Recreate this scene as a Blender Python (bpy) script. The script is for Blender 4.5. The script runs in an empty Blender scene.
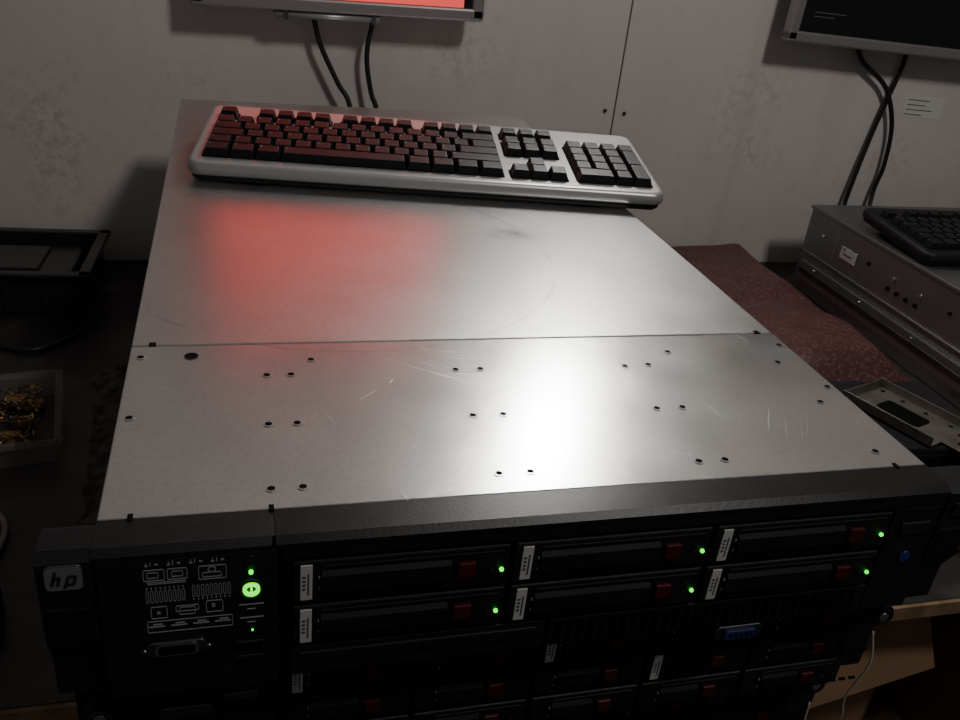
import bpy, bmesh, math, random
from mathutils import Vector, Matrix, Euler
from mathutils import noise as mn
random.seed(7)
scene=bpy.context.scene
W=0.44; D=0.845; WALL=0.97; BZ=-0.266

# ---------------------------------------------------------------- materials
def mat(name,col,rough=.5,metal=0,emit=None,es=0,alpha=None,coat=0,spec=None,noise=None,bump=None,trans=0):
    m=bpy.data.materials.new(name);m.use_nodes=True
    nt=m.node_tree;b=nt.nodes['Principled BSDF']
    b.inputs['Base Color'].default_value=(*col,1)
    b.inputs['Roughness'].default_value=rough;b.inputs['Metallic'].default_value=metal
    b.inputs['Coat Weight'].default_value=coat
    if spec is not None:b.inputs['Specular IOR Level'].default_value=spec
    if trans:b.inputs['Transmission Weight'].default_value=trans
    if alpha is not None:b.inputs['Alpha'].default_value=alpha
    if emit:
        b.inputs['Emission Color'].default_value=(*emit,1);b.inputs['Emission Strength'].default_value=es
    tc=nt.nodes.new('ShaderNodeTexCoord')
    if noise:
        sc,c2,lo,hi=noise
        n=nt.nodes.new('ShaderNodeTexNoise');n.inputs['Scale'].default_value=sc;n.inputs['Detail'].default_value=6
        nt.links.new(tc.outputs['Object'],n.inputs['Vector'])
        r=nt.nodes.new('ShaderNodeMapRange');r.inputs[1].default_value=lo;r.inputs[2].default_value=hi
        nt.links.new(n.outputs['Fac'],r.inputs[0])
        mx=nt.nodes.new('ShaderNodeMix');mx.data_type='RGBA'
        mx.inputs[6].default_value=(*col,1);mx.inputs[7].default_value=(*c2,1)
        nt.links.new(r.outputs[0],mx.inputs[0]);nt.links.new(mx.outputs[2],b.inputs['Base Color'])
    if bump:
        sc,st=bump
        n=nt.nodes.new('ShaderNodeTexNoise');n.inputs['Scale'].default_value=sc;n.inputs['Detail'].default_value=4
        nt.links.new(tc.outputs['Object'],n.inputs['Vector'])
        bp=nt.nodes.new('ShaderNodeBump');bp.inputs['Strength'].default_value=st;bp.inputs['Distance'].default_value=.001
        nt.links.new(n.outputs['Fac'],bp.inputs['Height']);nt.links.new(bp.outputs[0],b.inputs['Normal'])
    return m

class N:
    def __init__(s,m): s.nt=m.node_tree; s.L=s.nt.links
    def n(s,t,**kw):
        x=s.nt.nodes.new(t)
        for k,v in kw.items(): setattr(x,k,v)
        return x
    def math(s,op,a,b=None,c=None,clamp=False):
        x=s.n('ShaderNodeMath',operation=op);x.use_clamp=clamp
        for i,v in enumerate((a,b,c)):
            if v is None: continue
            if hasattr(v,'links'): s.L.new(v,x.inputs[i])
            else: x.inputs[i].default_value=v
        return x.outputs[0]
    def noise(s,vec,scale,detail=4,rough=.5):
        x=s.n('ShaderNodeTexNoise');x.inputs['Scale'].default_value=scale;x.inputs['Detail'].default_value=detail;x.inputs['Roughness'].default_value=rough
        s.L.new(vec,x.inputs['Vector']);return x.outputs['Fac']
    def mapping(s,vec,scale=(1,1,1),rot=(0,0,0),loc=(0,0,0)):
        x=s.n('ShaderNodeMapping');x.inputs['Scale'].default_value=scale;x.inputs['Rotation'].default_value=rot;x.inputs['Location'].default_value=loc
        s.L.new(vec,x.inputs['Vector']);return x.outputs[0]
    def rng(s,v,a,b,c=0,d=1):
        x=s.n('ShaderNodeMapRange');s.L.new(v,x.inputs[0])
        for i,k in enumerate((a,b,c,d)): x.inputs[i+1].default_value=k
        return x.outputs[0]
    def mix(s,f,a,b):
        x=s.n('ShaderNodeMix',data_type='RGBA')
        for i,v in ((0,f),(6,a),(7,b)):
            if hasattr(v,'links'): s.L.new(v,x.inputs[i])
            elif i==0:x.inputs[0].default_value=v
            else: x.inputs[i].default_value=(*v,1)
        return x.outputs[2]

# galvanised lid
def lid_material(name,base=.72,r0=.21,metal=.93,scrk=.24):
    m=mat(name,(base,)*3,r0,metal);g=N(m);b=m.node_tree.nodes['Principled BSDF']
    tc=g.n('ShaderNodeTexCoord').outputs['Object']
    fine=g.noise(tc,1000,2);grain=g.noise(tc,260,3,.6);mid=g.noise(tc,24,5);big=g.noise(tc,4.5,3,.5)
    scr=None
    for k,(rot,th) in enumerate(((.6,.675),(-.75,.685),(1.25,.69),(.2,.69),(2.1,.695))):
        v=g.mapping(g.mapping(tc,(1,1,1),(0,0,rot),(k*3.1,k*1.7,0)),(9+3*k,900,1))
        s_=g.rng(g.noise(v,1,1,.3),th,th+.06)
        s_=g.math('MULTIPLY',s_,g.rng(g.noise(tc,6+2*k,2),.50,.66))
        scr=s_ if scr is None else g.math('MAXIMUM',scr,s_)
    smg=g.rng(big,.45,.8)
    c=g.mix(g.rng(mid,.3,.7),(base*.97,base*.965,base*.955),(base*1.04,base*1.03,base*1.01))
    c=g.mix(g.math('MULTIPLY',g.rng(fine,.35,.65),.28),c,(base*.5,)*3)
    c=g.mix(g.math('MULTIPLY',g.rng(grain,.45,.7),.20),c,(base*.55,)*3)
    c=g.mix(g.math('MULTIPLY',smg,.20),c,(base*.6,base*.59,base*.57))
    dv=g.n('ShaderNodeVectorMath',operation='DISTANCE');g.L.new(g.mapping(tc,(1,1.5,0)),dv.inputs[0]);dv.inputs[1].default_value=(.297,.372*1.5,0)
    sp=g.math('MULTIPLY',g.rng(dv.outputs['Value'],.002,.026,1,0),g.rng(g.noise(tc,60,4,.7),.3,.65))
    c=g.mix(g.math('MULTIPLY',sp,.75),c,(.06,.055,.05))
    da=g.n('ShaderNodeVectorMath',operation='DISTANCE');g.L.new(g.mapping(tc,(1,1,0)),da.inputs[0]);da.inputs[1].default_value=(.14,.33,0)
    arc=g.math('MULTIPLY',g.rng(g.math('ABSOLUTE',g.math('SUBTRACT',da.outputs['Value'],.175)),.0004,.0022,1,0),g.rng(g.noise(tc,13,3),.46,.58))
    c=g.mix(g.math('MULTIPLY',arc,.35),c,(.2,.19,.18))
    c=g.mix(g.math('MULTIPLY',scr,scrk),c,(.95,.94,.92))
    g.L.new(c,b.inputs['Base Color'])
    r=g.math('ADD',g.rng(mid,.3,.7,r0-.01,r0+.02),g.math('MULTIPLY',smg,.04))
    r=g.math('ADD',r,g.math('MULTIPLY',scr,.08))
    g.L.new(r,b.inputs['Roughness'])
    bp=g.n('ShaderNodeBump');bp.inputs['Strength'].default_value=.16;bp.inputs['Distance'].default_value=.0003
    h=g.math('ADD',fine,g.math('MULTIPLY',scr,.35))
    g.L.new(h,bp.inputs['Height']);g.L.new(bp.outputs[0],b.inputs['Normal'])
    return m
LID=lid_material('galvanised_steel')
LID2=lid_material('galvanised_steel_rear',.66,.30)
STEEL_DK=lid_material('dull_chassis_steel',.30,.45)

def wall_material():
    m=mat('painted_wall',(.55,.54,.53),.75);g=N(m);b=m.node_tree.nodes['Principled BSDF']
    tc=g.n('ShaderNodeTexCoord').outputs['Object']
    a=g.noise(tc,2.0,4,.5);f=g.noise(tc,30,6,.7);v=g.noise(g.mapping(tc,(12,1,1.2)),1,4,.6)
    c=g.mix(g.rng(a,.3,.7),(.56,.515,.495),(.68,.635,.61))
    c=g.mix(g.math('MULTIPLY',g.rng(f,.55,.8),.24),c,(.38,.33,.30))
    c=g.mix(g.math('MULTIPLY',g.rng(v,.53,.8),.42),c,(.42,.36,.33))
    st=g.math('MULTIPLY',g.rng(g.noise(tc,4,4,.6),.53,.68),g.rng(g.noise(tc,70,4,.8),.46,.64))
    c=g.mix(g.math('MULTIPLY',st,.48),c,(.29,.22,.17))
    g.L.new(c,b.inputs['Base Color'])
    bp=g.n('ShaderNodeBump');bp.inputs['Strength'].default_value=.2;bp.inputs['Distance'].default_value=.001
    g.L.new(f,bp.inputs['Height']);g.L.new(bp.outputs[0],b.inputs['Normal'])
    return m
WALLM=wall_material()
BLACK=mat('black_plastic',(.008,.008,.0085),.45,spec=.3,bump=(900,.15),noise=(70,(.013,.013,.013),.5,.75))
GLOSS=mat('satin_black_trim',(.009,.0088,.0088),.36,spec=.26,bump=(500,.08),noise=(90,(.02,.019,.018),.55,.8))
BLK2=mat('charcoal_plastic',(.014,.014,.015),.5,spec=.3)
LEVER=mat('lever_black',(.008,.008,.009),.5,spec=.25)
VOID=mat('dark_void',(.002,.002,.002),.8,spec=.1)
SILV=mat('silver_plastic',(.42,.415,.41),.34,.5)
SILV2=mat('monitor_silver_bezel',(.27,.25,.25),.4,.3)
CHROME=mat('bright_metal',(.7,.7,.7),.22,1)
DMET=mat('dark_metal',(.16,.16,.17),.35,1)
BADGE=mat('badge_silver',(.42,.42,.43),.35,.8)
KEY=mat('key_black',(.010,.010,.011),.42,spec=.25)
LEG=mat('key_legend',(.16,.16,.17),.6)
PRINT=mat('panel_print',(.24,.25,.26),.6)
LABEL=mat('paper_label',(.45,.45,.44),.6)
LABELW=mat('bright_paper_label',(.66,.64,.61),.6)
MARK=mat('label_mark',(.05,.05,.05),.7)
REDB=mat('maroon_latch',(.050,.005,.005),.4,spec=.3)
GREEN=mat('green_led',(.05,.5,.03),.4,emit=(.04,1,.03),es=2.4)
GREEN2=mat('green_power_led',(.05,.5,.03),.4,emit=(.08,1,.01),es=2.2)
BLUE=mat('blue_vga',(.015,.022,.085),.45)
BLUES=mat('blue_badge',(.02,.025,.14),.3)
RED=mat('red_screen',(.3,.02,.01),.3,emit=(1,.10,.085),es=.95)
SCR=mat('dark_screen',(.010,.010,.011),.3)
SCRT=mat('screen_text',(.05,.05,.05),.4,emit=(.7,.7,.7),es=.03)
BENCH=mat('bench_laminate',(.016,.015,.0145),.42,noise=(14,(.055,.047,.041),.48,.72),bump=(60,.5))
WOOD=mat('plywood_edge',(.27,.18,.10),.6,noise=(30,(.16,.10,.05),.4,.6))
CARD=mat('cardboard',(.22,.125,.065),.8,noise=(9,(.15,.09,.05),.35,.7))
CABLE=mat('cable_black',(.012,.012,.012),.45)
CABRED=mat('cable_red',(.42,.015,.012),.4)
STRING=mat('white_string',(.34,.31,.28),.8)
AMBER=mat('amber_plastic',(.24,.125,.035),.4,noise=(120,(.06,.04,.02),.5,.6))
GOLD=mat('brass_screws',(.45,.33,.16),.3,1)
CLEAR=mat('clear_plastic',(.3,.3,.29),.15,alpha=.18)
TUBE=mat('lamp_diffuser',(1,1,1),.5,emit=(1,.975,.93),es=70)
LAMPH=mat('lamp_housing',(.7,.7,.7),.5)
FLOORM=mat('concrete_floor',(.10,.095,.09),.8,noise=(6,(.06,.055,.05),.3,.7))
CEILM=mat('ceiling_paint',(.45,.45,.45),.9,noise=(4,(.38,.38,.38),.3,.7))
PCB=mat('circuit_green',(.02,.09,.05),.5)
GREYC=mat('cable_grey',(.22,.19,.185),.5)
FLEECE=mat('grey_dust_mat',(.12,.108,.10),.95,noise=(70,(.04,.036,.033),.4,.6),bump=(160,.6))
BRK=mat('zinc_bracket',(.32,.30,.27),.42,.85,noise=(40,(.20,.18,.16),.4,.7))
def bubble_mat():
    m=mat('red_bubble_wrap',(.22,.045,.05),.45,coat=.05);g=N(m);b=m.node_tree.nodes['Principled BSDF']
    tc=g.n('ShaderNodeTexCoord').outputs['Object']
    v=g.n('ShaderNodeTexVoronoi');v.inputs['Scale'].default_value=170;g.L.new(tc,v.inputs['Vector'])
    h=g.rng(v.outputs['Distance'],0,.55,1,0)
    bp=g.n('ShaderNodeBump');bp.inputs['Strength'].default_value=.4;bp.inputs['Distance'].default_value=.001
    g.L.new(h,bp.inputs['Height']);g.L.new(bp.outputs[0],b.inputs['Normal'])
    g.L.new(g.mix(h,(.080,.028,.028),(.18,.085,.082)),b.inputs['Base Color'])
    return m
BUB=bubble_mat()

# ---------------------------------------------------------------- builder
class B:
    def __init__(s): s.bm=bmesh.new(); s.mats=[]
    def mi(s,m):
        if m not in s.mats: s.mats.append(m)
        return s.mats.index(m)
    def _merge(s,t,m,M=None):
        i=s.mi(m)
        if M is not None: bmesh.ops.transform(t,matrix=M,verts=t.verts)
        mp={}
        for v in t.verts: mp[v]=s.bm.verts.new(v.co)
        for f in t.faces:
            try:
                nf=s.bm.faces.new([mp[v] for v in f.verts]);nf.material_index=i;nf.smooth=f.smooth
            except ValueError: pass
        t.free()
    def box(s,x0,x1,y0,y1,z0,z1,m,bev=0,M=None,seg=2):
        t=bmesh.new();bmesh.ops.create_cube(t,size=1)
        for v in t.verts:
            v.co=Vector(((x0+x1)/2+v.co.x*(x1-x0),(y0+y1)/2+v.co.y*(y1-y0),(z0+z1)/2+v.co.z*(z1-z0)))
        if bev: bmesh.ops.bevel(t,geom=t.edges[:],offset=bev,segments=seg,affect='EDGES',profile=.5)
        s._merge(t,m,M)
    def cyl(s,c,axis,r,l,m,seg=20,r2=None,bev=0,M=None):
        t=bmesh.new();bmesh.ops.create_cone(t,cap_ends=True,segments=seg,radius1=r,radius2=r if r2 is None else r2,depth=l)
        for f in t.faces: f.smooth=len(f.verts)==4
        if bev: bmesh.ops.bevel(t,geom=[e for e in t.edges if any(len(f.verts)>4 for f in e.link_faces)],offset=bev,segments=2,affect='EDGES')
        q=Vector((0,0,1)).rotation_difference(Vector(axis)).to_matrix().to_4x4()
        T=Matrix.Translation(c)@q
        s._merge(t,m,T if M is None else M@T)
    def ring(s,c,axis,r0,r1,l,m,seg=24):
        t=bmesh.new();vs=[]
        for k in range(seg):
            a=2*math.pi*k/seg;ca,sa=math.cos(a),math.sin(a)
            vs.append([t.verts.new((r*ca,r*sa,z)) for r,z in((r0,-l/2),(r1,-l/2),(r1,l/2),(r0,l/2))])
        for k in range(seg):
            A=vs[k];Bv=vs[(k+1)%seg]
            for j in range(4): t.faces.new((A[j],Bv[j],Bv[(j+1)%4],A[(j+1)%4]))
        q=Vector((0,0,1)).rotation_difference(Vector(axis)).to_matrix().to_4x4()
        s._merge(t,m,Matrix.Translation(c)@q)
    def loops(s,w,d,r,prof,m,org=(0,0),seg=8,M=None,smooth=True):
        """rounded-corner body, prof=[(inset,z)...] bottom to top"""
        t=bmesh.new();L=[]
        for ins,z in prof:
            rr=max(r-ins,.0005);x0,y0,x1,y1=ins,ins,w-ins,d-ins;P=[]
            for cx,cy,a0 in((x1-rr,y1-rr,0),(x0+rr,y1-rr,90),(x0+rr,y0+rr,180),(x1-rr,y0+rr,270)):
                for k in range(seg+1):
                    a=math.radians(a0+90*k/seg);P.append(t.verts.new((cx+rr*math.cos(a)+org[0],cy+rr*math.sin(a)+org[1],z)))
            L.append(P)
        n=len(L[0]);t.faces.new(L[0][::-1]);t.faces.new(L[-1])
        for A,C in zip(L,L[1:]):
            for k in range(n):
                f=t.faces.new((A[k],A[(k+1)%n],C[(k+1)%n],C[k]));f.smooth=smooth
        s._merge(t,m,M)
    def slab(s,w,d,r,z0,z1,m,bev=0,org=(0,0),seg=6,M=None,taper=0):
        pr=[(0,z0),(taper,z1)] if not bev else [(0,z0),(0,z1-bev),(bev*.3,z1-bev*.3),(bev,z1)]
        s.loops(w,d,r,pr,m,org,seg,M,smooth=False)
    def prism(s,pts,x0,x1,m,M=None,axis='x'):
        t=bmesh.new()
        def P(a,b,c): return (c,a,b) if axis=='x' else ((a,c,b) if axis=='y' else (a,b,c))
        A=[t.verts.new(P(a,b,x0)) for a,b in pts];C=[t.verts.new(P(a,b,x1)) for a,b in pts];n=len(pts)
        t.faces.new(A);t.faces.new(C[::-1])
        for k in range(n): t.faces.new((A[k],C[k],C[(k+1)%n],A[(k+1)%n]))
        bmesh.ops.recalc_face_normals(t,faces=t.faces);s._merge(t,m,M)
    def tube(s,pts,r,m,seg=8,res=8):
        P=[Vector(p) for p in pts];Q=[]
        E=[P[0]*2-P[1]]+P+[P[-1]*2-P[-2]]
        for i in range(1,len(E)-2):
            for k in range(res):
                t=k/res;a,b,c,d=E[i-1],E[i],E[i+1],E[i+2]
                Q.append(.5*((2*b)+(c-a)*t+(2*a-5*b+4*c-d)*t*t+(3*b-a-3*c+d)*t**3))
        Q.append(P[-1]);i=s.mi(m);prev=None;up=Vector((.13,.21,.97))
        for j,q in enumerate(Q):
            tg=(Q[min(j+1,len(Q)-1)]-Q[max(j-1,0)]).normalized()
            n=(up-tg*up.dot(tg)).normalized();up=n;b=tg.cross(n)
            ringv=[s.bm.verts.new(q+(n*math.cos(2*math.pi*k/seg)+b*math.sin(2*math.pi*k/seg))*r) for k in range(seg)]
            if prev:
                for k in range(seg):
                    f=s.bm.faces.new((prev[k],prev[(k+1)%seg],ringv[(k+1)%seg],ringv[k]));f.material_index=i;f.smooth=True
            else:
                f=s.bm.faces.new(ringv[::-1]);f.material_index=i
            prev=ringv
        f=s.bm.faces.new(prev);f.material_index=i
    def done(s,name,M=None,parent=None):
        me=bpy.data.meshes.new(name);bmesh.ops.recalc_face_normals(s.bm,faces=s.bm.faces)
        s.bm.to_mesh(me);s.bm.free()
        for m in s.mats: me.materials.append(m)
        o=bpy.data.objects.new(name,me);scene.collection.objects.link(o)
        if M is not None:o.matrix_world=M
        if parent:o.parent=parent
        return o
def empty(name,M=None):
    o=bpy.data.objects.new(name,None);scene.collection.objects.link(o);o.empty_display_size=.05
    if M is not None:o.matrix_world=M
    return o

# ---------------------------------------------------------------- room
b=B();b.box(-1.8,3.0,WALL,WALL+.05,-1.05,1.7,WALLM)
b.box(.6368,.6392,WALL-.0006,WALL+.002,-1.05,1.7,mat('panel_gap',(.13,.11,.10),.9))
for x,z in((.622,-.014),(.655,-.017),(.622,.35),(.655,.35)):
    b.cyl((x,WALL-.0012,z),(0,-1,0),.0028,.0025,DMET,12)
b.done('wall_back')
b=B();b.box(-1.8,3.0,-2.2,WALL+.05,-1.10,-1.05,FLOORM);b.done('floor')
b=B();b.box(-1.8,3.0,-2.2,WALL+.05,1.7,1.75,CEILM);b.done('ceiling')
b=B();b.box(-1.85,-1.8,-2.2,WALL+.05,-1.05,1.7,WALLM);b.done('wall_left')
b=B();b.box(3.0,3.05,-2.2,WALL+.05,-1.05,1.7,WALLM);b.done('wall_right')

b=B();b.box(0,.080,-.0006,0,0,.036,LABELW)
for k in range(4): b.box(.006,.04+.03*random.random(),-.0009,-.0005,.028-.008*k,.0292-.008*k,DMET)
b.done('paper_wall_label',Matrix.Translation((1.163,WALL,.002))@Matrix.Rotation(math.radians(2),4,'Y'))

b=B();b.box(-1.4,2.3,.145,WALL-.002,BZ-.016,BZ,BENCH)
b.box(-1.4,2.3,.141,.1452,BZ-.016,BZ-.001,WOOD)
b.box(-1.4,2.3,.16,WALL-.05,-.72,-.70,WOOD)
for x in(-1.3,2.15):
    for y in(.2,.88): b.box(x,x+.06,y,y+.06,-1.05,BZ-.016,WOOD)
b.done('workbench')

# ---------------------------------------------------------------- servers
def front_panel_print(b,y):
    yy0,yy1=y-.0003,y+.0002
    def R(x0,x1,z0,z1,m=PRINT,t=.00035):
        b.box(x0,x1,yy0,yy1,z1-t,z1,m);b.box(x0,x1,yy0,yy1,z0,z0+t,m)
        b.box(x0,x0+t,yy0,yy1,z0,z1,m);b.box(x1-t,x1,yy0,yy1,z0,z1,m)
    def F(x0,x1,z0,z1,m=PRINT): b.box(x0,x1,yy0,yy1,z0,z1,m)
    for k in range(4):
        x=.021+k*.0092;F(x,x+.0014,-.0093,-.0085);F(x+.0006,x+.0009,-.0085,-.0070);F(x+.0022,x+.0026,-.0093,-.0070)
        b.box(x+.0042,x+.0056,yy0,yy1,-.0088,-.0080,PRINT)
    R(.0200,.0290,-.0175,-.0112);R(.0300,.0385,-.0175,-.0112)
    for x in(.0215,.0317): R(x,x+.005,-.0160,-.0127)
    for k in range(2): F(.0215,.0375,-.0186-.0009*k,-.0183-.0009*k)
    R(.0430,.0550,-.0190,-.0112);R(.0445,.0530,-.0178,-.0150);b.ring((.0488,y,-.0135),(0,1,0),.0013,.0018,.0006,PRINT)
    for k in range(9):
        x=.0205+k*.0019;R(x,x+.0013,-.0300,-.0232,t=.0003);F(x+.0003,x+.0009,-.0222,-.0214)
    for k in range(9):
        x=.0400+k*.0019;R(x,x+.0013,-.0285,-.0218,t=.0003);F(x+.0003,x+.0009,-.0302,-.0294)
    R(.0220,.0290,-.0395,-.0325);F(.0245,.0260,-.0370,-.0355)
    R(.0325,.0425,-.0365,-.0330);R(.0340,.0410,-.0385,-.0340)
    R(.0455,.0530,-.0385,-.0315);F(.048,.0495,-.0355,-.0335)
    for k in range(4): F(.0205+k*.0095,.0275+k*.0095,-.0447,-.0440);F(.0225+k*.0095,.0265+k*.0095,-.0434,-.0427)
    R(.0200,.057,-.0478,-.0410,t=.0003)

def drive_bay(b,x0,x1,z0,z1,y,led=True,label=True):
    b.box(x0,x1,y+.004,y+.010,z0,z1,VOID)
    b.box(x0+.0008,x1-.0008,y-.0003,y+.006,z0+.001,z1-.0015,BLACK,.0010)
    h=z1-z0
    b.prism([(y-.0022,z0+h*.30),(y-.0022,z0+h*.64),(y,z0+h*.74),(y,z0+h*.22)],x0+.014,x1-.030,LEVER)
    b.box(x0+.014,x1-.004,y-.0010,y,z1-.0055,z1-.0040,LEVER,.0004)
    b.box(x1-.027,x1-.018,y-.0028,y,z0+h*.32,z0+h*.66,REDB,.0008)
    for k in range(10): b.box(x0+.016+k*.0075,x0+.0205+k*.0075,y-.0006,y+.001,z0+.003,z0+.0042,VOID)
    if label:
        lx=x0+.0042
        b.box(lx,lx+.0055,y-.0011,y,z0+h*.10,z0+h*.88,LABEL,.0002)
        b.box(lx+.0034,lx+.0040,y-.0013,y,z0+h*.22,z0+h*.70,MARK)
        for k in range(4): b.box(lx+.0010,lx+.0024,y-.0013,y,z0+h*(.34+.09*k),z0+h*(.38+.09*k),MARK)
    b.box(x0+.0125,x0+.0133,y-.0008,y,z0+h*.30,z0+h*.36,PRINT);b.box(x0+.0125,x0+.0133,y-.0008,y,z0+h*.55,z0+h*.61,PRINT)
    b.cyl((x1-.0045,y-.0008,z0+h*.40),(0,-1,0),.00110,.0012,GREEN if led else VOID,12)
    b.cyl((x1-.0095,y-.0008,z0+h*.40),(0,-1,0),.0009,.0012,BLK2,12)

def knob(b,x,y,z):
    b.cyl((x,y-.006,z),(0,-1,0),.0035,.012,CHROME)
    b.cyl((x,y-.016,z),(0,-1,0),.0078,.012,BLACK,24,bev=.001)
    b.ring((x,y-.0225,z),(0,-1,0),.0045,.0062,.001,DMET)
    b.cyl((x,y-.0222,z),(0,-1,0),.0030,.001,CHROME)

def server(name,off,kind):
    root=empty(name,Matrix.Translation(off))
    H=.0868
    b=B()
    b.box(.001,W-.001,.001,D-.001,-H,-.0016,STEEL_DK,.0006)
    b.done('chassis',parent=root)
    b=B();s=.169
    b.box(0,W,.0005,s-.0006,-.010,0,LID,.0008)
    b.box(0,W,s+.0008,D,-.010,-.0001,LID2,.0008)
    b.box(.002,W-.002,s-.002,s+.003,-.006,-.0012,VOID)
    if kind==0:
        def dim(x,y,r=.0023):
            b.ring((x,y,.00015),(0,0,1),r*.85,r*1.2,.0006,CHROME,18)
            b.cyl((x,y,.0001),(0,0,1),r*.88,.0006,VOID,18)
        for x,y in((.078,.128),(.092,.128),(.105,.146),(.006,.086),(.076,.016),(.091,.016),(.077,.074),(.092,.074),(.190,.017),(.207,.017),(.190,.074),(.208,.074),(.192,.128),(.208,.128),(.305,.126),(.322,.127),(.344,.144),(.304,.073),(.321,.073),(.304,.017),(.320,.017),(.418,.125),(.417,.072),(.417,.016),(.0065,.154),(.434,.090),(.434,.150)):
            dim(x,y)
        b.cyl((.035,.154,.0002),(0,0,1),.0038,.0006,VOID,24);b.ring((.035,.154,.0002),(0,0,1),.0037,.0042,.0005,DMET)
        for x in(.012,W-.012): b.box(x-.002,x+.002,s-.001,s+.004,-.001,.0003,VOID)
        for x in(.014,.0755,W-.02): b.box(x-.0012,x+.0012,-.001,.0035,-.001,.0004,VOID)
    b.done('top_cover',parent=root)
    y=-.022
    b=B()
    b.box(0,W,-.018,.0005,-H,-.0006,BLK2)
    for sx,(a,c) in((-1,(-.022,0)),(1,(W,W+.022))):
        b.box(a,c,-.004,-.001,-H,-.001,BLK2)
        if kind==0:
            b.prism([(-.003,-.0005),(-.017,-.0005),(-.0225,-.004),(-.0225,-H*.55),(-.016,-H*.72),(-.016,-H+.001),(-.003,-H+.001)],a,c,BLACK)
            xm=(a+c)/2
            if sx<0:
                z=-.0110
                b.slab(.016,.0135,.0028,0,.0012,DMET,.0004,M=Matrix.Translation((xm-.008,-.0222,z-.00675))@Matrix.Rotation(math.pi/2,4,'X'))
                b.slab(.0146,.0121,.0022,.0012,.0015,BADGE,0,M=Matrix.Translation((xm-.0073,-.0222,z-.00605))@Matrix.Rotation(math.pi/2,4,'X'))
                def st(x0,z0,x1,z1,w=.0011):
                    dx=x1-x0;dz=z1-z0;l=math.hypot(dx,dz)
                    Mx=Matrix.Translation((xm+(x0+x1)/2,-.0239,z+(z0+z1)/2))@Matrix.Rotation(-math.atan2(dz,dx),4,'Y')
                    b.box(-l/2,l/2,-.0003,.0003,-w/2,w/2,BLK2,M=Mx)
                st(-.0048,-.0032,-.0028,.0042);st(-.0040,.0004,-.0014,.0012);st(-.0014,.0012,-.0024,-.0032)
                st(.0002,-.0048,.0022,.0014);st(.0022,.0014,.0050,.0014);st(.0050,.0014,.0038,-.0030);st(.0038,-.0030,.0010,-.0028)
            else:
                b.box(xm-.006,xm+.006,-.0238,-.022,-.020,-.010,BLK2,.0012)
            b.box(a+.002,c-.002,-.0235,-.022,-.045,-.028,GLOSS,.0008)
        else:
            b.box(a,c,-.012,-.003,-H+.004,-.004,BLACK,.0015)
            if sx>0: knob(b,(a+c)/2-(.013 if kind==1 else .017),-.014,-.0135 if kind==1 else -.0085)
            else: knob(b,(a+c)/2+.004,-.012,-.022)
    b.prism([(.0004,-.0002),(-.0185,-.0002),(y,-.0030),(y,-.0055),(.0004,-.0055)],.0765,W,GLOSS)
    b.prism([(.0004,-.0002),(-.0185,-.0002),(y,-.0030),(y,-.0055),(.0004,-.0055)],0,.0750,BLACK)
    b.box(.0750,.0765,-.019,.0003,-.0055,-.0008,VOID)
    b.box(.001,.0775,y,-.017,-H,-.0055,BLACK,.0008)
    b.box(.0775,.0790,y+.004,-.015,-H,-.0055,VOID)
    b.box(.079,W,y+.0005,-.017,-.0125,-.0055,BLACK,.0006)
    if kind==0:
        front_panel_print(b,y)
        b.cyl((.0655,y-.0005,-.0095),(0,-1,0),.0024,.001,BLK2)
        b.cyl((.0655,y-.0008,-.0165),(0,-1,0),.0010,.0012,GREEN)
        b.ring((.0655,y-.0010,-.0265),(0,1,0),.0046,.0052,.0012,BLK2)
        b.ring((.0655,y-.0010,-.0265),(0,1,0),.0022,.0038,.0012,GREEN2)
        b.box(.0650,.0660,y-.0020,y,-.0272,-.0236,GREEN2)
        b.box(.0652,.0660,y-.0008,y,-.0520,-.0514,GREEN)
        for k,z in enumerate((-.036,-.044)):
            b.box(.060,.071,y-.0004,y+.0002,z-.0002,z+.0002,PRINT);b.box(.0635,.067,y-.0004,y+.0002,z-.003,z-.0026,PRINT)
        b.slab(.026,.0085,.003,0,.0022,DMET,.0005,M=Matrix.Translation((.0190,y,-.0610))@Matrix.Rotation(math.pi/2,4,'X'))
        b.slab(.0185,.0065,.0022,.0022,.0032,CHROME,0,M=Matrix.Translation((.0228,y,-.0600))@Matrix.Rotation(math.pi/2,4,'X'))
        b.slab(.0165,.0050,.0018,.0030,.0034,VOID,0,M=Matrix.Translation((.0238,y,-.05925))@Matrix.Rotation(math.pi/2,4,'X'))
        for x in(.018,.046): b.cyl((x,y-.002,-.0568),(0,-1,0),.0015,.003,DMET,6)
        for z in(-.061,-.070): b.box(.058,.071,y-.0006,y+.001,z-.0025,z+.0025,BLK2,.0004);b.box(.0592,.0698,y-.001,y,z-.0012,z+.0012,VOID)
        cols=[.0830,.1895,.2985,.4085]
        for c in range(3):
            for r_ in range(2):
                z1=-.0125-.0268*r_
                drive_bay(b,cols[c],cols[c+1]-.0012,z1-.0262,z1,y)
        z1=-.0125-.0536
        b.box(.083,.213,y+.001,-.015,-H+.001,z1-.001,BLACK,.0008);b.box(.087,.208,y-.0004,y+.002,-.0770,-.0705,LEVER,.0008)
        b.box(.215,.4085,y+.001,-.015,-H+.001,z1-.001,BLACK,.0006)
        for k in range(30): b.box(.219+k*.0062,.2225+k*.0062,y+.0004,y+.0012,-.0835,-.0695,VOID)
        b.box(.4085,W,y+.0005,-.015,-H+.001,-.0125,BLACK,.0008)
        b.cyl((.4255,y,-.0465),(0,-1,0),.0036,.0014,BLUES)
        b.box(.415,.434,y-.0010,y+.001,-.030,-.022,BLK2,.0006)
    else:
        n=5;x0=.081;p=.0705
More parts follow.
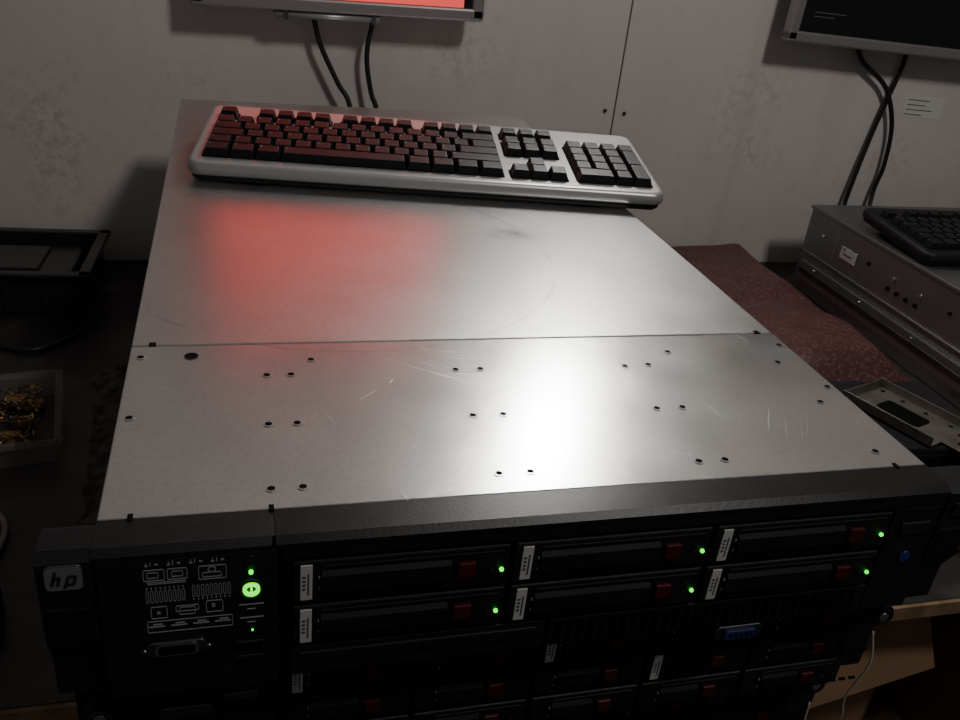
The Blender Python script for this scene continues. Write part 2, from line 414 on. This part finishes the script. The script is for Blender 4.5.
        for c in range(n):
            for r_ in range(3):
                z1=-.0100-.0255*r_
                xx1=min(x0+p*(c+1)-.001,W-.002)
                drive_bay(b,x0+p*c,xx1,z1-.0250,z1,y,led=False,label=(r_==0 and c in(0,2)) or (r_==1 and c==3))
        b.slab(.026,.0085,.003,0,.0022,DMET,.0005,M=Matrix.Translation((.0190,y,-.040))@Matrix.Rotation(math.pi/2,4,'X'))
        for z in(-.020,-.030,-.060): b.box(.050,.068,y-.0006,y+.001,z-.0025,z+.0025,DMET,.0004)
        if kind==1:
            b.slab(.030,.010,.003,0,.003,DMET,.0006,M=Matrix.Translation((.318,y-.017,-.0105))@Matrix.Rotation(math.pi/2,4,'X'))
            b.slab(.020,.0066,.002,.003,.0052,BLUE,.0004,M=Matrix.Translation((.323,y-.017,-.0088))@Matrix.Rotation(math.pi/2,4,'X'))
            for k in range(5): b.cyl((.3265+.0032*k,y-.0224,-.0045),(0,-1,0),.0006,.0006,VOID,8);b.cyl((.328+.0032*k,y-.0224,-.0065),(0,-1,0),.0006,.0006,VOID,8)
            b.box(.320,.346,y-.017,y,-.0095,-.0015,BLK2,.0006)
    b.done('front_bezel',parent=root)
    return root
server('rack_server',(0,0,0),0)
server('rack_server',(0,.022,-.0885),1)
server('rack_server',(-.002,.045,-.1770),2)

# ---------------------------------------------------------------- keyboards
def keyboard(name,M,body,low,tilt=5.2):
    root=empty(name,M)
    T=Matrix.Rotation(math.radians(tilt),4,'X')
    b=B();w,d=.458,.166
    b.loops(w-.004,d-.004,.012,[(.002,0),(0,.002),(0,.0075)],low,org=(.002,.002),M=T)
    b.loops(w+.002,d+.001,.014,[(.001,.0065),(0,.0085),(0,.0125),(.0006,.0150),(.0018,.0170),(.0036,.0182),(.0060,.0185)],body,org=(-.001,-.0005),M=T)
    zt=.0185
    def well(x0,x1,y0,y1): b.slab(x1-x0,y1-y0,.002,zt-.001,zt+.0003,VOID,0,org=(x0,y0),M=T,seg=3)
    y0=.0165;u=.0190
    mx=.012;nx=.3045;px=.3715
    well(mx-.001,mx+15*u+.001,y0-.001,y0+5*u+.001)
    fy=y0+5*u+.0085
    for g,(a,n) in enumerate(((0,1),(2,4),(6.5,4),(11,4))): well(mx+a*u-.0008,mx+(a+n)*u+.0008,fy-.0008,fy+u*.9+.0008)
    well(nx-.001,nx+3*u+.001,y0+3*u-.001,y0+5*u+.001)
    well(nx-.001,nx+3*u+.001,y0-.001,y0+u+.001);well(nx+u-.001,nx+2*u+.001,y0,y0+2*u+.001)
    well(nx-.0008,nx+3*u+.0008,fy-.0008,fy+u*.9+.0008)
    well(px-.001,px+4*u+.001,y0-.001,y0+5*u+.001)
    for k in range(3): b.cyl((px+.012+k*.022,fy+.008,zt+.0003),(0,0,1),.0012,.0006,BLK2,12,M=T)
    b.box(px,px+4*u,fy+.0005,fy+.0009,zt,zt+.0003,SILV2,M=T)
    b.done('case',parent=root)
    b=B()
    def key(x,y,kw,kd=1.0,h=.0085):
        x0,x1=x+.0005,x+kw*u-.0005;y0_,y1=y+.0005,y+kd*u-.0005
        tx=.0022;t=bmesh.new()
        z0=zt;zA=zt+h
        lv=[((x0,y0_,z0),(x1,y0_,z0),(x1,y1,z0),(x0,y1,z0)),
            ((x0+.0004,y0_+.0004,z0+.002),(x1-.0004,y0_+.0004,z0+.002),(x1-.0004,y1-.0004,z0+.002),(x0+.0004,y1-.0004,z0+.002)),
            ((x0+tx,y0_+.0020,zA-.0006),(x1-tx,y0_+.0020,zA-.0006),(x1-tx,y1-.0014,zA),(x0+tx,y1-.0014,zA)),
            ((x0+tx+.0008,y0_+.0028,zA-.0004),(x1-tx-.0008,y0_+.0028,zA-.0004),(x1-tx-.0008,y1-.0022,zA+.0003),(x0+tx+.0008,y1-.0022,zA+.0003))]
        vv=[[t.verts.new(p) for p in L] for L in lv]
        for i in range(3):
            for k in range(4): t.faces.new((vv[i][k],vv[i][(k+1)%4],vv[i+1][(k+1)%4],vv[i+1][k]))
        t.faces.new(vv[3]);b._merge(t,KEY,T)
        lx=x0+tx+.0014;ly=y1-.0060
        b.box(lx,lx+.0016,ly,ly+.0020,zA-.0002,zA+.00025,LEG,M=T)
    rows=[[1.25,1.25,1.25,6.25,1.25,1.25,1.25,1.25],[1.25]+[1]*11+[2.75],[1.75]+[1]*11+[2.25],[1.5]+[1]*12+[1.5],[1]*13+[2]]
    for i,r in enumerate(rows):
        x=mx
        for kw in r: key(x,y0+i*u,kw);x+=kw*u
    for a,n in((0,1),(2,4),(6.5,4),(11,4)):
        for k in range(n): key(mx+(a+k)*u,fy,1,.9)
    for k in range(3):
        key(nx+k*u,fy,1,.9);key(nx+k*u,y0+3*u,1);key(nx+k*u,y0+4*u,1);key(nx+k*u,y0,1)
    key(nx+u,y0+u,1)
    key(px,y0,2);key(px+2*u,y0,1)
    for i in range(1,5):
        for k in range(3): key(px+k*u,y0+i*u,1)
    key(px+3*u,y0,1,2);key(px+3*u,y0+2*u,1,2);key(px+3*u,y0+4*u,1)
    b.done('keys',parent=root)
    b=B()
    for x in(.03,w-.055):
        p=T@Vector((x,d-.02,0))
        b.box(x,x+.025,p.y-.004,p.y+.001,0.0004,p.z+.003,low,.0006)
    b.box(.01,w-.01,.0045,.009,-.0,.003,low,M=Matrix.Translation((0,0,.0002)))
    b.done('feet',parent=root)
    return root
ang=math.atan2(.437-.502,.478-.022)
keyboard('computer_keyboard',Matrix.Translation((.020,.500,.0012))@Matrix.Rotation(ang,4,'Z'),SILV,BLK2,6.2)
keyboard('computer_keyboard',Matrix.Translation((.968,.60,-.1235))@Matrix.Rotation(math.radians(-2),4,'Z'),BLK2,BLACK,4)

# ---------------------------------------------------------------- monitors
def monitor(name,x0,z0,w,h,yb,rot,screen,text=False,hinge=False):
    root=empty(name,Matrix.Translation((x0,yb,z0))@Matrix.Rotation(math.radians(rot),4,'Y'))
    b=B();bz=.0165
    b.box(0,w,-.022,-.002,0,bz,SILV2,.003);b.box(0,w,-.022,-.002,h-bz,h,SILV2,.003)
    b.box(0,bz,-.022,-.002,.002,h-.002,SILV2,.003);b.box(w-bz,w,-.022,-.002,.002,h-.002,SILV2,.003)
    b.box(.004,w-.004,-.006,.004,.004,h-.004,BLK2,.002)
    b.prism([(.004,.02),(.004,h-.02),(.026,h-.06),(.026,.06)],.03,w-.03,BLK2)
    b.done('housing',parent=root)
    b=B()
    if text:
        b.box(bz-.001,w-bz+.001,-.0190,-.0175,bz-.001,h-bz+.001,screen)
        for i in range(2): b.box(bz+.020,bz+.075-.02*i,-.0193,-.0188,.045-.006*i,.0462-.006*i,SCRT)
    else:
        b.box(bz-.001,w-bz+.001,-.0190,-.0175,bz-.001,h-bz+.001,SCR)
        b.box(bz+.001,w-bz-.012,-.0196,-.0188,bz+.0005,h-bz-.035,screen)
    b.done('display_panel',parent=root)
    b=B();b.box(w/2-.05,w/2+.05,.025,WALL-yb-.0005,h/2-.05,h/2+.05,DMET,.002)
    b.done('wall_mount',parent=root)
    if hinge:
        b=B();b.box(w*.27,w*.63,-.016,.020,-.010,-.0005,SILV2,.002)
        b.cyl((w*.45,-.014,-.0055),(1,0,0),.0045,w*.36,SILV)
        for k in(.30,.60): b.box(w*k,w*k+.006,-.019,-.010,-.011,0,DMET,.0005)
        b.done('stand_hinge',parent=root)
    return root
monitor('computer_monitor',.014,.1025,.384,.290,.935,-.8,RED,hinge=True)
monitor('computer_monitor',.874,.114,.42,.345,.935,1.6,SCR,text=True)

b=B()
b.tube([(.168,.945,.104),(.180,.945,.060),(.205,.945,.01),(.222,.940,-.02),(.232,.93,-.10),(.240,.92,-.20),(.30,.90,-.255)],.0036,CABLE)
b.tube([(.252,.945,.104),(.244,.945,.05),(.252,.945,.0),(.261,.940,-.03),(.262,.93,-.12),(.29,.92,-.20),(.36,.90,-.255)],.0036,CABLE)
b.done('monitor_cable')
b=B()
b.tube([(1.020,.955,.13),(1.045,.955,.09),(1.105,.955,.050),(1.140,.955,-.01),(1.150,.955,-.08),(1.145,.955,-.13),(1.135,.93,-.2),(1.15,.91,-.258)],.0038,CABLE)
b.tube([(1.125,.960,.13),(1.130,.960,.09),(1.120,.960,.03),(1.110,.960,-.03),(1.097,.955,-.11),(1.092,.95,-.16),(1.09,.92,-.22),(1.12,.91,-.258)],.0038,CABLE)
b.done('monitor_cable')

# ---------------------------------------------------------------- right-hand chassis
root=empty('storage_chassis',Matrix.Translation((.966,.13,BZ)))
b=B();h=.141
b.box(0,.44,0,.735,.0005,h-.0015,STEEL_DK,.001)
b.box(-.002,.442,-.001,.738,h-.006,h,STEEL_DK,.0012)
b.box(-.0035,.0,.0,.735,.066,.069,STEEL_DK,.0008)
b.box(-.006,0,.02,.72,.022,.054,STEEL_DK,.001);b.box(-.0075,-.005,.02,.72,.0335,.0425,DMET,.0006)
for k in range(12): b.cyl((-.001,.05+k*.058,.105),(-1,0,0),.0026,.003,CHROME if k%3 else VOID,14)
for k in range(6): b.cyl((-.0065,.08+k*.12,.048),(-1,0,0),.0022,.003,CHROME,14)
b.box(-.0022,-.001,.60,.638,.090,.108,LABEL);b.box(-.0025,-.002,.61,.63,.097,.099,MARK)
for k in range(4): b.cyl((-.001,.46+k*.02,.088),(-1,0,0),.0030,.003,VOID,14)
b.box(.0,.44,-.02,0,0,h-.004,BLACK,.002)
b.done('chassis',parent=root)

# bubble wrap bundle
b=B();t=bmesh.new()
nx_,ny_=48,56;X0,X1,Y0,Y1=.475,.950,.50,.955
g_=[[None]*(ny_+1) for _ in range(nx_+1)]
for i in range(nx_+1):
    for j in range(ny_+1):
        u_=i/nx_;v_=j/ny_
        e=min(u_,1-u_,v_*1.3,(1-v_)*3)*7;e=max(0,min(1,e));e=e*e*(3-2*e)
        z=BZ+.002+e*(.044+.012*mn.noise(Vector((u_*3,v_*4,0)))+.003*mn.noise(Vector((u_*11,v_*12,3))))
        g_[i][j]=t.verts.new((X0+(X1-X0)*u_+.006*mn.noise(Vector((0,v_*5,1))),Y0+(Y1-Y0)*v_,z))
for i in range(nx_):
    for j in range(ny_):
        f=t.faces.new((g_[i][j],g_[i+1][j],g_[i+1][j+1],g_[i][j+1]));f.smooth=True
b._merge(t,BUB);b.done('bubble_wrap_bundle')

# ---------------------------------------------------------------- left side clutter
def tray(b,w,d,h,m,t=.004,fl=.016):
    b.box(0,w,0,d,0,t,m)
    for (x0,x1,y0,y1) in((0,t,0,d),(w-t,w,0,d),(0,w,0,t),(0,w,d-t,d)): b.box(x0,x1,y0,y1,0,h,m,.001)
    for (x0,x1,y0,y1) in((-fl,t,-fl,d+fl),(w-t,w+fl,-fl,d+fl),(-fl,w+fl,-fl,t),(-fl,w+fl,d-t,d+fl)): b.box(x0,x1,y0,y1,h-.004,h+.002,m,.0018)
b=B()
TR=mat('tray_black',(.020,.0195,.019),.26,spec=.6)
tray(b,.34,.145,.058,TR,fl=.010)
for k in range(7): b.box(.02+.045*k,.030+.045*k,-.003,0,.004,.050,TR,.001)
b.box(.02,.32,.02,.13,.004,.046,TR,.006);b.box(.05,.28,.035,.115,.046,.050,TR,.002)
b.done('black_storage_tray',Matrix.Translation((-.466,.795,BZ))@Matrix.Rotation(math.radians(-3),4,'Z'))

b=B();tray(b,.19,.135,.026,CLEAR,.0015,.006)
for k in range(34):
    x=.01+.145*random.random();y=.008+.11*random.random();zz=.002+.008*random.random()
    b.box(x,x+.022,y,y+.012,zz,zz+.007,AMBER,.001)
for k in range(220):
    x=.01+.165*random.random();y=.01+.115*random.random();q=(random.random()-.5,random.random()-.5,.2*random.random())
    b.cyl((x,y,.019),q,.0010,.009,GOLD if k%3 else DMET,8)
    b.cyl((x+q[0]*.008,y+q[1]*.008,.020),q,.0020,.0012,GOLD if k%3 else DMET,8)
b.done('small_parts_tray',Matrix.Translation((-.298,.418,BZ))@Matrix.Rotation(math.radians(8),4,'Z'))

b=B()
t=bmesh.new();gy=70;gx=14;G=[]
for i in range(gx+1):
    G.append([t.verts.new((.004+.050*i/gx+.010*mn.noise(Vector((i*.3,j*.25,0))),.46*j/gy,.0012+.003*math.sin(math.pi*i/gx)*(1+.7*mn.noise(Vector((i*.6,j*.5,2)))))) for j in range(gy+1)])
for i in range(gx):
    for j in range(gy): t.faces.new((G[i][j],G[i+1][j],G[i+1][j+1],G[i][j+1]))
b._merge(t,FLEECE)
b.done('dusty_cloth_strip',Matrix.Translation((-.068,.17,BZ))@Matrix.Rotation(math.radians(4),4,'Z'))

z=BZ+.0045
b=B();b.tube([(-.26,.29,z),(-.20,.27,z),(-.155,.28,z),(-.136,.315,z),(-.142,.355,z),(-.175,.380,z),(-.23,.385,z)],.0028,GREYC);b.done('loose_cable')
b=B();b.tube([(-.26,.325,z),(-.19,.31,z),(-.158,.325,z),(-.158,.350,z),(-.19,.360,z),(-.26,.355,z)],.0026,CABRED);b.done('loose_cable')
b=B();b.tube([(-.125,.72,z),(-.15,.69,z),(-.18,.675,z),(-.24,.70,z),(-.30,.68,z),(-.42,.72,z)],.0032,CABLE);b.done('loose_cable')
b=B();b.box(0,.10,0,.045,0,.018,BLK2,.003);b.box(.008,.092,.008,.037,.0178,.0185,GREYC)
b.done('power_adapter',Matrix.Translation((-.21,.19,BZ))@Matrix.Rotation(math.radians(12),4,'Z'))

# ---------------------------------------------------------------- right foreground clutter
b=B()   # stamped mounting bracket with bent lips and punched holes
b.box(0,.075,0,.115,0,.0015,BRK,.0004);b.box(0,.0015,0,.115,0,.012,BRK,.0004);b.box(.0735,.075,0,.115,0,.012,BRK,.0004)
b.box(0,.075,.1135,.115,0,.010,BRK,.0004);b.box(.022,.053,-.026,.001,0,.0015,BRK,.0005)
b.slab(.030,.055,.006,.0012,.0018,VOID,0,org=(.0225,.030))
for x in(.010,.065):
    for yy in(.014,.045,.075,.102): b.cyl((x,yy,.0014),(0,0,1),.0028,.0006,VOID,14)
b.cyl((.0375,-.014,.0014),(0,0,1),.004,.0006,VOID,14)
b.done('metal_bracket',Matrix.Translation((.785,.315,BZ+.0475))@Matrix.Rotation(math.radians(20),4,'Z'))
b=B()
b.box(0,.15,0,.15,0,.045,BLK2,.002);b.box(.01,.14,-.003,0,.006,.038,BLACK,.001)
for k in range(6): b.box(.02+.018*k,.030+.018*k,-.0036,-.0028,.012,.034,VOID)
b.done('power_supply_module',Matrix.Translation((.730,.320,BZ+.0005))@Matrix.Rotation(math.radians(-4),4,'Z'))
b=B();b.tube([(.66,.27,z),(.70,.24,z),(.74,.275,z),(.84,.25,z),(.90,.29,z)],.0034,CABRED);b.done('loose_cable')
b=B();b.tube([(.64,.20,z),(.70,.215,z),(.79,.20,z),(.86,.22,z),(.92,.20,z)],.0034,CABRED);b.done('loose_cable')
b=B()
b.box(0,.10,0,.07,0,.0016,PCB)
for k in range(5): b.box(.01+k*.016,.018+k*.016,.02,.05,.0016,.006,SILV if k%2 else BLK2,.0004)
b.done('circuit_board',Matrix.Translation((.53,.20,BZ+.0003))@Matrix.Rotation(math.radians(12),4,'Z'))

def carton(name,M,w,d,h):
    b=B();t=.004
    b.box(0,w,0,d,0,t,CARD)
    for (x0,x1,y0,y1) in((0,t,0,d),(w-t,w,0,d),(0,w,0,t),(0,w,d-t,d)): b.box(x0,x1,y0,y1,0,h,CARD)
    for (org,ax,ang) in(((0,0,h),'Y',-60),((w,0,h),'Y',62)):
        Mx=Matrix.Translation(org)@Matrix.Rotation(math.radians(ang),4,ax)
        s_=-1 if ang<0 else 1
        b.box(min(0,s_*.09),max(0,s_*.09),0,d,-.002,.002,CARD,M=Mx)
    Mx=Matrix.Translation((0,0,h))@Matrix.Rotation(math.radians(62),4,'X');b.box(0,w,-.10,0,-.002,.002,CARD,M=Mx)
    b.done(name,M)
carton('cardboard_box',Matrix.Translation((.51,.19,-.699))@Matrix.Rotation(math.radians(9),4,'Z'),.24,.30,.385)
carton('cardboard_box',Matrix.Translation((.93,.20,-.699))@Matrix.Rotation(math.radians(-7),4,'Z'),.30,.30,.35)

b=B()
b.tube([(.437,-.012,-.116),(.440,-.016,-.14),(.434,-.014,-.17),(.437,-.014,-.19),(.430,-.010,-.205)],.0007,STRING,6)
b.tube([(.431,.008,-.20),(.428,.004,-.225),(.422,.006,-.25),(.424,.004,-.27)],.0007,STRING,6)
b.done('white_string')

# ---------------------------------------------------------------- lamps
b=B()
b.box(.540,.655,WALL-.03,WALL-.001,.48,.79,LAMPH,.004)
b.box(.550,.645,WALL-.040,WALL-.029,.49,.78,TUBE,.004)
b.done('wall_light_panel')
def area(name,loc,tgt,size,power,col=(1,1,1)):
    l=bpy.data.lights.new(name,'AREA');l.shape='RECTANGLE';l.size,l.size_y=size;l.energy=power;l.color=col
    o=bpy.data.objects.new(name,l);scene.collection.objects.link(o);o.location=loc
    o.rotation_euler=(Vector(tgt)-Vector(loc)).to_track_quat('-Z','Y').to_euler();return o
area('ceiling_lamp_light',(.85,-.60,1.35),(.45,.97,.2),(.22,.22),9.5,(1,.955,.91))
w=bpy.data.worlds.new('room_ambience');scene.world=w;w.use_nodes=True
w.node_tree.nodes['Background'].inputs[0].default_value=(.68,.645,.63,1);w.node_tree.nodes['Background'].inputs[1].default_value=.12

# ---------------------------------------------------------------- camera
yaw,pit,roll=.29831,.47914,.11404
f=Vector((math.sin(yaw)*math.cos(pit),math.cos(yaw)*math.cos(pit),-math.sin(pit)))
r=f.cross(Vector((0,0,1))).normalized();u=r.cross(f)
r2=r*math.cos(roll)+u*math.sin(roll);u2=-r*math.sin(roll)+u*math.cos(roll)
cd=bpy.data.cameras.new('camera');cd.sensor_width=36;cd.lens=885.968*36/960;cd.clip_start=.01
co=bpy.data.objects.new('camera',cd);scene.collection.objects.link(co)
Mc=Matrix((( r2.x,u2.x,-f.x,.06344),(r2.y,u2.y,-f.y,-.33917),(r2.z,u2.z,-f.z,.26031),(0,0,0,1)))
co.matrix_world=Mc;scene.camera=co
